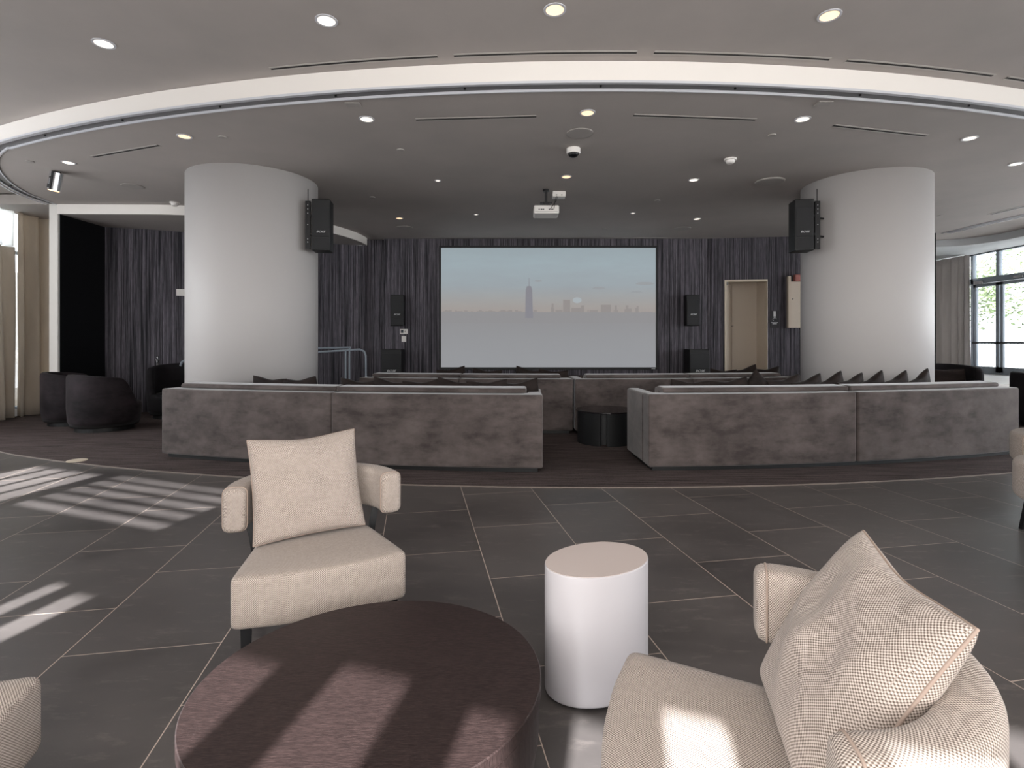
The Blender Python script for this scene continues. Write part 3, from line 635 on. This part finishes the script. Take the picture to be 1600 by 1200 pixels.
# dome camera
x, y = at(896, 232, ZI); t = thing('dome_camera', 'white dome security camera with black eye under the inner ceiling', 'camera', (x, y, ZI))
MB().lathe([(.082, 0), (.085, -.05), (.078, -.065)], n=36).go('housing', M['white'], t, smooth=False, bevel=.003)
MB().lathe([(.064, -.066)]+[(.064*math.cos(a_), -.066-.045*math.sin(a_)) for a_ in (.3, .6, .9, 1.2, 1.5)]).go('dome', M['blackm'], t, smooth=True)
for px, py, lb in ((1141, 248, 'white smoke detector right of the dome camera'), (273, 318, 'white smoke detector at the edge above the dark alcove')):
    x, y = at(px, py, ZI); y = min(y, 8.95) if px < 400 else y; x = (px-800)/F*y
    t = thing('smoke_detector', lb, 'smoke detector', (x, y, ZI-.001)); MB().lathe([(.075, 0), (.075, -.018), (.068, -.022)], n=28).go('base', M['white'], t)
    MB().lathe([(.056, -.0225), (.05, -.05), (.034, -.062)], n=28).go('sensing_head', M['white'], t, smooth=False)
# chrome spotlight at left
x, y = at(92, 270, ZI)
t = thing('spotlight', 'chrome cylindrical spotlight hanging from the ceiling at far left', 'spotlight', (x, y, ZI))
mt_ = Matrix.Translation((-.02, -.06, -.26)) @ Matrix.Rotation(math.radians(10), 4, 'Y')
MB().disc((0, 0), .075, 0, .24, 32, mt_).go('lamp_body', M['chrome'], t, smooth=False)
MB().box(.0, .024, -.084, -.073, .0, .24, mt_).box(-.03, 0, -.082, -.073, .02, .07, mt_).box(-.02, .0, -.082, -.073, .15, .17, mt_).go('yoke', M['blackm'], t)
MB().disc((0, 0), .062, -.006, -.001, 32, mt_).go('lamp_lens', M['warm'], t); MB().disc((0, -.03), .05, -.04, -.0, 24).go('canopy', M['blackm'], t)
# projector
x, y = (853-800)/F*8.2, 8.2
t = thing('projector', 'white projector hanging under the inner ceiling before the screen', 'projector', (x, y, ZI))
MB().box(-.19, .19, -.15, .18, -.40, -.27).go('projector_body', M['white'], t, bevel=.022)
MB().box(-.17, .17, -.156, -.149, -.372, -.368).go('seam', M['grilleW'], t)
MB().box(-.10, .06, -.14, .1, -.268, -.255).box(-.05, .05, -.05, .05, -.255, -.2).box(-.02, .02, -.02, .02, -.2, -.03).box(-.09, .09, -.03, .03, -.215, -.2).go('ceiling_mount', M['blackm'], t)
MB().disc((0, 0), .05, -.03, -.001, 20).go('mount_plate', M['blackm'], t)
mb = MB()
for i, (x0, w) in enumerate(((-.12, .02), (-.09, .03), (-.05, .015), (.03, .02), (.07, .03))): mb.box(x0, x0+w, -.154, -.149, -.345, -.33)
mb.go('port', M['blackp'], t)
MB().tube([(.05, -.156, -.34), (.09, -.19, -.29), (.15, -.12, -.2), (.17, 0, -.12), (.17, 0, -.10)], .004, 6).tube([(.11, -.156, -.34), (.12, -.18, -.26), (.14, -.05, -.15), (.16, 0, -.10)], .004, 6).go('cable', M['blackp'], t)
x, y = (873-800)/F*8.35, 8.35
t = thing('junction_box', 'small white box on the ceiling beside the projector', 'box', (x, y, ZI)); MB().box(-.1, .1, -.08, .08, -.085, -.001).go('housing', M['white'], t, bevel=.008); MB().box(-.05, -.03, -.083, -.081, -.07, -.05).box(.03, .05, -.083, -.081, -.07, -.05).go('knockout', M['grilleW'], t)
# floor outlet cover
x, y = at(118, 722, 0); o = MB().lathe([(.1, 0), (.1, .004), (.085, .008)]).go('floor_outlet_cover', M['floorcap']); o.location = (x, y+.02, .012); tag(o, 'round beige floor outlet cover on the carpet at left', 'outlet cover')

# ------------------------------------------------------------------ sofas
def arcbox(R0, R1, a0, a1, z0, z1, org, bev, name, mat, parent, n=16, crown=0, seg=4):
    mb = MB(); rings = []
    for i in range(n+1):
        t = a0+(a1-a0)*i/n; ri = []
        for R, z in ((R0, z0), (R0, z1), ((R0+R1)/2, z1+crown), (R1, z1), (R1, z0)):
            x, y = arc(R, t); ri.append(Vector((x-org[0], y-org[1], z)))
        rings.append(ri)
    mb.loft(rings)
    return mb.go(name, mat, parent, bevel=bev, seg=seg)
def sofa(label, R, a0, a1, split, depth=.93, gap=.002):
    ac = (a0+a1)/2; org = arc(R-depth/2, ac); t = thing('curved_sofa', label, 'sofa', (org[0], org[1], .012), 0, None)
    ri = R-depth; aw = .17/R; g = gap/R
    arcbox(ri+.06, R-.05, a0+.05/R, a1-.05/R, 0, .045, org, 0, 'plinth', M['blackp'], t)
    for b0, b1 in ((a0, split-g), (split+g, a1)):
        arcbox(R-.23, R, b0, b1, .045, .80, org, .022, 'back_panel', M['velvet'], t)
        arcbox(ri+.02, R-.232, max(b0, a0+aw+g), min(b1, a1-aw-g), .045, .29, org, .02, 'seat_base', M['velvet'], t)
        c0, c1 = max(b0, a0+aw+g), min(b1, a1-aw-g)
        arcbox(ri, R-.42, c0, c1, .292, .43, org, .04, 'seat_cushion', M['velvet'], t, crown=.015)
        arcbox(R-.41, R-.2325+.14, c0+.001, c1-.001, .80, .855, org, .02, 'back_cushion', M['velvet'], t, crown=.006) if False else None
        # back cushion: overlaps the top of the back panel a little
        mb = MB(); rings = []
        for i in range(17):
            tt = c0+(c1-c0)*i/16; sec = [(R-.41, .30), (R-.40, .84), (R-.30, .865), (R-.11, .858), (R-.10, .806), (R-.236, .803), (R-.236, .30)]
            rings.append([Vector((arc(q, tt)[0]-org[0], arc(q, tt)[1]-org[1], z)) for q, z in sec])
        mb.loft(rings).go('back_cushion', M['velvet'], t, bevel=.02)
    arcbox(ri, R-.234, a0+.0, a0+aw, .045, .79, org, .03, 'arm', M['velvet'], t, n=3)
    arcbox(ri, R-.234, a1-aw, a1-.0, .045, .79, org, .03, 'arm', M['velvet'], t, n=3)
    return t
def angx(px, R):                          # angle on the circle R where a picture column crosses it
    kx = (px-800)/F; a_, b_ = 1+kx*kx, -2*(kx*CX+CY); c_ = CX*CX+CY*CY-R*R
    Y = (-b_-math.sqrt(b_*b_-4*a_*c_))/(2*a_); return math.atan2(kx*Y-CX, CY-Y)
sofa('long curved taupe velvet sofa in the front row, left of the aisle', 16.08, angx(252, 16.08), angx(848, 16.08), angx(517, 16.08))
sofa('long curved taupe velvet sofa in the front row, right of the aisle', 16.02, angx(1014, 16.02), angx(1593, 16.02), angx(1340, 16.02), gap=.011)
sofa('curved taupe velvet sofa in the second row, left half before the screen', 13.72, angx(560, 13.72), angx(895.5, 13.72), angx(716, 13.72))
sofa('curved taupe velvet sofa in the second row, right half before the screen', 13.72, angx(899, 13.72), angx(1243, 13.72), angx(1083, 13.72))

def pillow_mesh(a, b, T, n=18, pinch=.07, seed=0, dent=0):
    vs = []; fs = []
    for s_ in (1, -1):
        for j in range(n+1):
            for i in range(n+1):
                u = -1+2*i/n; v = -1+2*j/n
                uu = math.sin(u*PI/2); vv = math.sin(v*PI/2)
                x = a*uu*(1-pinch*(1-vv*vv)); z = b*vv*(1-pinch*(1-uu*uu))
                th = T*max(0, (1-uu*uu)*(1-vv*vv))**.36
                w = noise.noise(Vector((uu*2.1+seed*3.7, vv*2.1, s_*1.3+seed)))*.18*T*2
                if dent: z -= dent*max(0, vv)*math.exp(-(uu*1.8)**2)
                vs.append((x, s_*(th+w*(1-uu*uu)*(1-vv*vv)**.5 if (1-vv*vv) > 0 else th), z))
    w_ = n+1; o_ = w_*w_
    for j in range(n):
        for i in range(n):
            q = (j*w_+i, j*w_+i+1, (j+1)*w_+i+1, (j+1)*w_+i); fs.append(q); fs.append(tuple(o_+k_ for k_ in q[::-1]))
    me = mesh(vs, fs); bm = bmesh.new(); bm.from_mesh(me); bmesh.ops.remove_doubles(bm, verts=bm.verts, dist=.0004); bmesh.ops.recalc_face_normals(bm, faces=bm.faces); bm.to_mesh(me); bm.free()
    boxuv(me)
    loop = []
    for i in range(n): loop.append(vs[i])
    for j in range(n): loop.append(vs[j*w_+n])
    for i in range(n, 0, -1): loop.append(vs[n*w_+i])
    for j in range(n, 0, -1): loop.append(vs[j*w_])
    return me, [Vector((p[0], 0, p[2])) for p in loop]
def tube_closed(pts, r, n=6):
    m_ = len(pts); rings = []
    for i in range(m_):
        t = (pts[(i+1) % m_]-pts[i-1]).normalized(); s_ = Vector((0, 1, 0)); q = t.cross(s_)
        rings.append([pts[i]+(s_*math.cos(2*PI*k_/n)+q*math.sin(2*PI*k_/n))*r for k_ in range(n)])
    return MB().loft(rings, close=True)
pm, _ = pillow_mesh(.21, .21, .065, 12, .06, 2)
proto_me = [pillow_mesh(.235, .235, .075, 16, .03, s_, .03)[0] for s_ in (1, 2, 3)]
for q in proto_me:
    q.materials.append(M['pillowd'])
    for p_ in q.polygons: p_.use_smooth = True
def throw(px, R, rot, zc, label, group, lean=8, i=0, yaw=0):
    a_ = angx(px, R-.50); x, y = arc(R-.535, a_)
    o = bpy.data.objects.new('throw_pillow', proto_me[i % 3]); COL.objects.link(o)
    zc += .03
    o.location = (x, y, zc)
    o.matrix_world = Matrix.Translation((x, y, zc)) @ Matrix.Rotation(a_+yaw, 4, 'Z') @ Matrix.Rotation(math.radians(lean), 4, 'X') @ Matrix.Rotation(math.radians(rot), 4, 'Y')
    tag(o, label, 'pillow', group)
g = 'dark throw pillows on the front right sofa'
for i, (px, rot, zc, yaw, lb) in enumerate(((1078, 3, .665, 0, 'flat dark throw pillow nearest the left end of the front right sofa'), (1140, -6, .675, .0, 'dark throw pillow just left of the tall pointed one on the front right sofa'), (1188, 34, .69, 0, 'tall pointed dark throw pillow on the front right sofa'), (1228, -10, .69, .2, 'dark throw pillow just right of the tall pointed one on the front right sofa'),
        (1264, -14, .68, .22, 'dark throw pillow at the left edge of the right column'), (1300, -20, .69, .22, 'dark throw pillow second across the front of the right column'), (1332, -14, .68, .25, 'dark throw pillow above the seam of the front right sofa'), (1366, -20, .69, .25, 'dark throw pillow right of the sofa seam, against the white column'), (1404, -18, .69, .25, 'dark throw pillow last but one across the right column'), (1440, -22, .70, .25, 'dark throw pillow at the right edge of the right column'))):
    throw(px, 16.02, rot, zc, lb, g, i=i, yaw=yaw)
g = 'dark throw pillows on the front left sofa'
for i, (px, rot, zc, lb) in enumerate(((420, 4, .675, 'leftmost dark throw pillow on the front left sofa, before the column'), (468, -5, .675, 'dark throw pillow second from left on the front left sofa'), (560, 4, .665, 'dark throw pillow right of the column on the front left sofa'), (610, 8, .668, 'dark throw pillow under the left wall speaker on the front left sofa'), (662, -5, .668, 'dark throw pillow before the left end of the screen on the front left sofa'), (712, 7, .672, 'dark throw pillow third from the right on the front left sofa'), (762, -3, .668, 'dark throw pillow second from the right on the front left sofa'), (812, -8, .665, 'dark throw pillow at the right end of the front left sofa'))):
    throw(px, 16.08, rot, zc, lb, g, i=i)
g = 'dark throw pillows on the second row sofas'
for i, (px, rot, zc, lb) in enumerate(((707, -9, .69, 'dark throw pillow at the left end of the screen on the second row'), (760, 4, .675, 'dark throw pillow second under the screen on the second row'), (826, 10, .69, 'peaked dark throw pillow under the middle left of the screen'), (864, 3, .67, 'dark throw pillow at the right end of the left second row sofa'), (1166, -14, .69, 'peaked dark throw pillow before the beige doorway'), (1200, -5, .68, 'dark throw pillow right of the doorway on the second row'), (1130, 3, .665, 'flat dark throw pillow left of the doorway on the second row'))):
    throw(px, 13.72, rot, zc, lb, g, i=i)

# round table in the aisle
t = thing('aisle_table', 'round dark table with smoked top in the aisle between the sofas', 'table', (1.26, 7.25, .012))
MB().lathe([(.39, .42), (.40, .424), (.40, .438), (.39, .442)], n=48).go('tabletop', M['glass_black'], t)
for a0, a1 in ((-PI/2-1.75-.35, -PI/2-.34), (-PI/2-.12, -PI/2+1.9)):
    rings = []
    for i in range(25):
        a_ = a0+(a1-a0)*i/24; rings.append([Vector((q*math.cos(a_), q*math.sin(a_), z)) for q, z in ((.375, .0), (.375, .419), (.335, .419), (.335, .0))])
    MB().loft(rings).go('curved_base_panel', M['darkbase'], t)
MB().lathe([(.25, 0), (.25, .419)], n=32).go('inner_drum', M['blackp'], t)

# ------------------------------------------------------------------ dark tub chairs
def tub(label, x, y, rz, r=.47, hb=.80, hf=.36, mat='velvet2', cushion=False):
    t = thing('tub_chair', label, 'armchair', (x, y, .012), rz)
    n_ = 56; rings = []
    for i in range(n_):
        a_ = 2*PI*i/n_; c = -math.sin(a_)        # c=1 at the front (-y)
        f_ = max(0, min(1, (c-.05)/.75)); f_ = f_*f_*(3-2*f_)
        h = hb+(hf-hb)*f_ - .06*max(0, min(1, (c+1)/1.1))
        h = max(h, hf)
        prof = [(r*.90, .07), (r*.97, .16), (r, .35), (r*1.0, h-.06), (r*.985, h-.02), (r*.94, h), (r*.84, h), (r*.79, h-.03), (r*.775, h-.08), (r*.76, .24)]
        rings.append([Vector((q*math.cos(a_), q*math.sin(a_), min(z, h) if z > .2 else z)) for q, z in prof])
    MB().loft(rings, close=True).go('shell', M[mat], t, smooth=True)
    MB().lathe([(r*.7, .18), (r*.755, .22), (r*.755, .40), (r*.70, .435), (r*.4, .45)], n=40).go('seat_cushion', M[mat], t, smooth=True)
    MB().lathe([(r*.80, 0), (r*.80, .069)], n=40).go('plinth', M['blackp'], t)
    if cushion:
        o = bpy.data.objects.new('back_cushion', proto_me[1]); COL.objects.link(o); o.parent = t; o.location = (.02, r*.35, .62); o.rotation_euler = (math.radians(-15), 0, 0); o.scale = (1.5, 1.2, 1)
    return t
tub('dark plum velvet tub chair seen from behind, nearest the carpet edge at left', -6.28, 8.30, math.radians(150), .47, .86, .42)
tub('dark tub chair between the tan drape and the nearer tub chair', -7.20, 8.86, math.radians(115), .44, .86, .42)
tub('near black armchair at the left edge of the left column, facing the room', -6.02, 9.72, math.radians(20), .49, .95, .42, 'velvet3')
tub('dark curved armchair with a back cushion, right of the right column', 8.05, 10.0, math.radians(-25), .55, .93, .42, 'velvet3', True)
tub('dark armchair cut by the right edge, behind the front right sofa', 8.62, 8.55, math.radians(60), .52, .86, .42, 'velvet3')

# ------------------------------------------------------------------ beige lounge chairs
def outline_round(pts, r, n=5):
    out = []; m_ = len(pts)
    for i in range(m_):
        p0, p1, p2 = Vector(pts[i-1]), Vector(pts[i]), Vector(pts[(i+1) % m_])
        a_ = (p0-p1).normalized(); b_ = (p2-p1).normalized(); rr_ = r[i] if isinstance(r, (list, tuple)) else r
        q0, q1 = p1+a_*rr_, p1+b_*rr_
        for k_ in range(n+1):
            s_ = k_/n; out.append(q0*(1-s_)**2+p1*2*s_*(1-s_)+q1*s_*s_)
    return out
def lounge(label, loc, rz, prot=None):
    t = thing('lounge_chair', label, 'armchair', loc, rz, None)
    # seat (front at y = 0, back towards +y)
    out = outline_round([(-.345, .015), (-.17, -.02), (.0, -.032), (.17, -.02), (.345, .015), (.235, .50), (-.235, .50)], [.035, .05, .05, .05, .035, .09, .09])
    cen = Vector((0, .24)); rings = []
    for z, s_ in ((.245, .955), (.25, .985), (.265, 1), (.415, 1.0), (.430, .994), (.439, .975), (.445, .90), (.449, .7), (.452, .4), (.453, .12)):
        rings.append([Vector((cen.x+(p.x-cen.x)*s_, cen.y+(p.y-cen.y)*s_, z)) for p in out])
    MB().loft(rings).go('seat', M['fabric'], t, smooth=True)
    # wrap-around band
    path = []; N_ = 44
    for i in range(N_+1):
        a_ = PI*i/N_; c, s_ = math.cos(a_), math.sin(a_)
        e_ = .95
        path.append(Vector((math.copysign(abs(c)**e_, c)*.345, .36+.30*abs(s_)**.97)))
    acc = [0]
    for a_, b_ in zip(path, path[1:]): acc.append(acc[-1]+(b_-a_).length)
    Lb = acc[-1]
    def onp(d):
        d = max(0, min(Lb, d)); k_ = max(j for j in range(len(acc)) if acc[j] <= d+1e-9); k_ = min(k_, len(path)-2)
        f_ = (d-acc[k_])/(acc[k_+1]-acc[k_]); tt = (path[k_+1]-path[k_]).normalized(); return path[k_].lerp(path[k_+1], f_), Vector((tt.y, -tt.x))
    ds_ = [0, .006, .02, .045]+[.045+(Lb-.09)*i/48 for i in range(1, 48)]+[Lb-.045, Lb-.02, Lb-.006, Lb]
    vs = []; fs = []; uvs = []
    sec0 = outline_round([(-.05, -.1), (.05, -.1), (.05, .1), (-.05, .1)], .034, 5); ns = len(sec0)
    per = [0]
    for i in range(ns): per.append(per[-1]+(sec0[(i+1) % ns]-sec0[i]).length)
    for d in ds_:
        p, q = onp(d); e_ = min(d, Lb-d); s_ = .60 if e_ < .001 else .84 if e_ < .01 else .955 if e_ < .03 else 1
        s2 = .78 if e_ < .001 else .92 if e_ < .01 else .98 if e_ < .03 else 1
        zc = .606+.012*math.sin(PI*d/Lb)
        for c_ in sec0: vs.append((p.x+q.x*c_.x*s_, p.y+q.y*c_.x*s_, zc+c_.y*s2)); uvs.append(d)
    for i in range(len(ds_)-1):
        for k_ in range(ns): fs.append((i*ns+k_, i*ns+(k_+1) % ns, (i+1)*ns+(k_+1) % ns, (i+1)*ns+k_))
    fs += [tuple(range(ns))[::-1], tuple((len(ds_)-1)*ns+k_ for k_ in range(ns))]
    me = bpy.data.meshes.new('band'); me.from_pydata(vs, [], fs); me.update(); uv = me.uv_layers.new(name='UVMap')
    for p_ in me.polygons:
        idx = [me.loops[l_].vertex_index % ns for l_ in p_.loop_indices]; wrap = (ns-1 in idx and 0 in idx) and len(idx) == 4
        for l_ in p_.loop_indices:
            vi = me.loops[l_].vertex_index; k_ = vi % ns
            if len(idx) > 4: uv.data[l_].uv = (sec0[k_].x, sec0[k_].y)
            else: uv.data[l_].uv = (uvs[vi], per[ns] if (wrap and k_ == 0) else per[k_])
    bm = bmesh.new(); bm.from_mesh(me); bmesh.ops.recalc_face_normals(bm, faces=bm.faces); bm.to_mesh(me); bm.free()
    band = link('backrest_band', me, M['fabric'], t, smooth=True)
    for e0_ in (.028, Lb-.028):                # seam piping near the ends
        p, q = onp(e0_); loop = [Vector((p.x+q.x*c_.x*1.0, p.y+q.y*c_.x*1.0, .607+c_.y*.99)) for c_ in sec0]
        mm = len(loop); rg = []
        for i in range(mm):
            tt = (loop[(i+1) % mm]-loop[i-1]).normalized(); s_ = Vector((-q.y, q.x, 0)); w_ = tt.cross(s_)
            rg.append([loop[i]+(s_*math.cos(2*PI*k_/6)+w_*math.sin(2*PI*k_/6))*.003 for k_ in range(6)])
        MB().loft(rg, close=True).go('seam', M['piping'], band, smooth=True)
    # legs
    for s_ in (-1, 1):
        m2 = MB(); x0 = s_*.285; a_ = .02; 
        m2.loft([[Vector((x0+dx*w_, .06+dy*w_, z)) for dx, dy in ((-1, -1), (1, -1), (1, 1), (-1, 1))] for z, w_ in ((0, .014), (.25, .021))]); m2.go('leg', M['blackm'], t, bevel=.002)
        m2 = MB(); m2.loft([[Vector((s_*(.24+kx)+dx*.016, yy+dy*.012, z)) for dx, dy in ((-1, -1), (1, -1), (1, 1), (-1, 1))] for z, yy, kx in ((0, .56, .0), (.25, .50, .01), (.44, .50, .035), (.55, .52, .06))]); m2.go('leg', M['blackm'], t, bevel=.002)
    MB().box(-.26, .26, .05, .52, .225, .244).go('seat_frame', M['blackm'], t)
    # back pillow with piping
    pme, loop = pillow_mesh(.245, .235, .08, 26, .045, 5, .015)
    for z_ in pme.polygons: z_.use_smooth = True
    pme.materials.append(M['fabric'])
    pil = bpy.data.objects.new('back_pillow', pme); COL.objects.link(pil); pil.parent = t
    pil.location = (-.04, .425, .682); pil.rotation_euler = (math.radians(-20), math.radians(-1.5), math.radians(7))
    tube_closed(loop, .0034).go('piping', M['piping'], pil, smooth=True)
    return t
c1 = lounge('beige woven lounge chair behind the round dark coffee table, back to the sofas', (-.76, 2.175, 0), math.radians(24))
c2 = dup(c1, (.245, 1.27, 0), math.radians(-105), 'beige woven lounge chair in the sunlit right foreground, facing left')
for ch in bpy.data.objects:
    if ch.parent == c2 and ch.name.startswith('back_pillow'): ch.location = (-.03, .49, .665); ch.rotation_euler = (math.radians(-31), 0, math.radians(1))
for ch in bpy.data.objects:
    if ch.parent == c2 and ch.name.startswith('backrest_band'): ch.location = (0, 0, .018)
c3 = dup(c1, (-1.24, 1.14, 0), math.radians(95), 'beige woven lounge chair corner cut off at the lower left of the picture')
c4 = dup(c1, (3.085, 2.40, 0), 0, 'beige woven lounge chair whose arm tip shows at the right edge above the tile floor')
c5 = dup(c1, (3.93, 3.33, 0), 0, 'beige woven lounge chair barely showing at the right edge, nearest the front right sofa')

# ------------------------------------------------------------------ oval coffee table and drum
def ell(c, a_, b_, ang, z, n=96): return [Vector((c[0]+a_*math.cos(t)*math.cos(ang)-b_*math.sin(t)*math.sin(ang), c[1]+a_*math.cos(t)*math.sin(ang)+b_*math.sin(t)*math.cos(ang), z)) for t in [2*PI*i/n for i in range(n)]]
t = thing('coffee_table', 'round dark stained wood coffee table with two-tier edge in the foreground', 'coffee table', (-.411, 1.595, 0))
def eo(s_, z): return ell((0, 0), .502*s_, .4645*s_, math.radians(18.1), z)
MB().loft([eo(.985, .318), eo(1, .322), eo(1, .357), eo(.994, .36)]).go('tabletop', M['wood'], t)
MB().loft([eo(.965, .312), eo(.965, .3175)]).go('shadow_gap', M['blackp'], t)
MB().loft([eo(.93, .02), eo(.985, .20), eo(.985, .311)]).go('apron', M['wood'], t)
MB().loft([eo(.86, 0), eo(.86, .02)]).go('plinth', M['blackp'], t)
t = thing('drum_side_table', 'white oval drum side table between the coffee table and right chair', 'side table', (.3385, 2.1387, 0))
def do(s_, z): return ell((0, 0), .225*s_, .160*s_, math.radians(29), z)
o = MB().loft([do(.992, .012), do(1, .018), do(1, .484), do(.992, .4895)]).go('drum_body', M['drum'], t)
for p_ in o.data.polygons:
    if len(p_.vertices) == 4: p_.use_smooth = True
MB().loft([do(.955, .4897), do(.985, .4897), do(.985, .4915), do(.955, .4915)]).go('top_panel', base_mat('blush_lacquer', srgb(192, 178, 172), .35), t)
MB().loft([do(.9, 0), do(.9, .0118)]).go('plinth', M['blackp'], t)
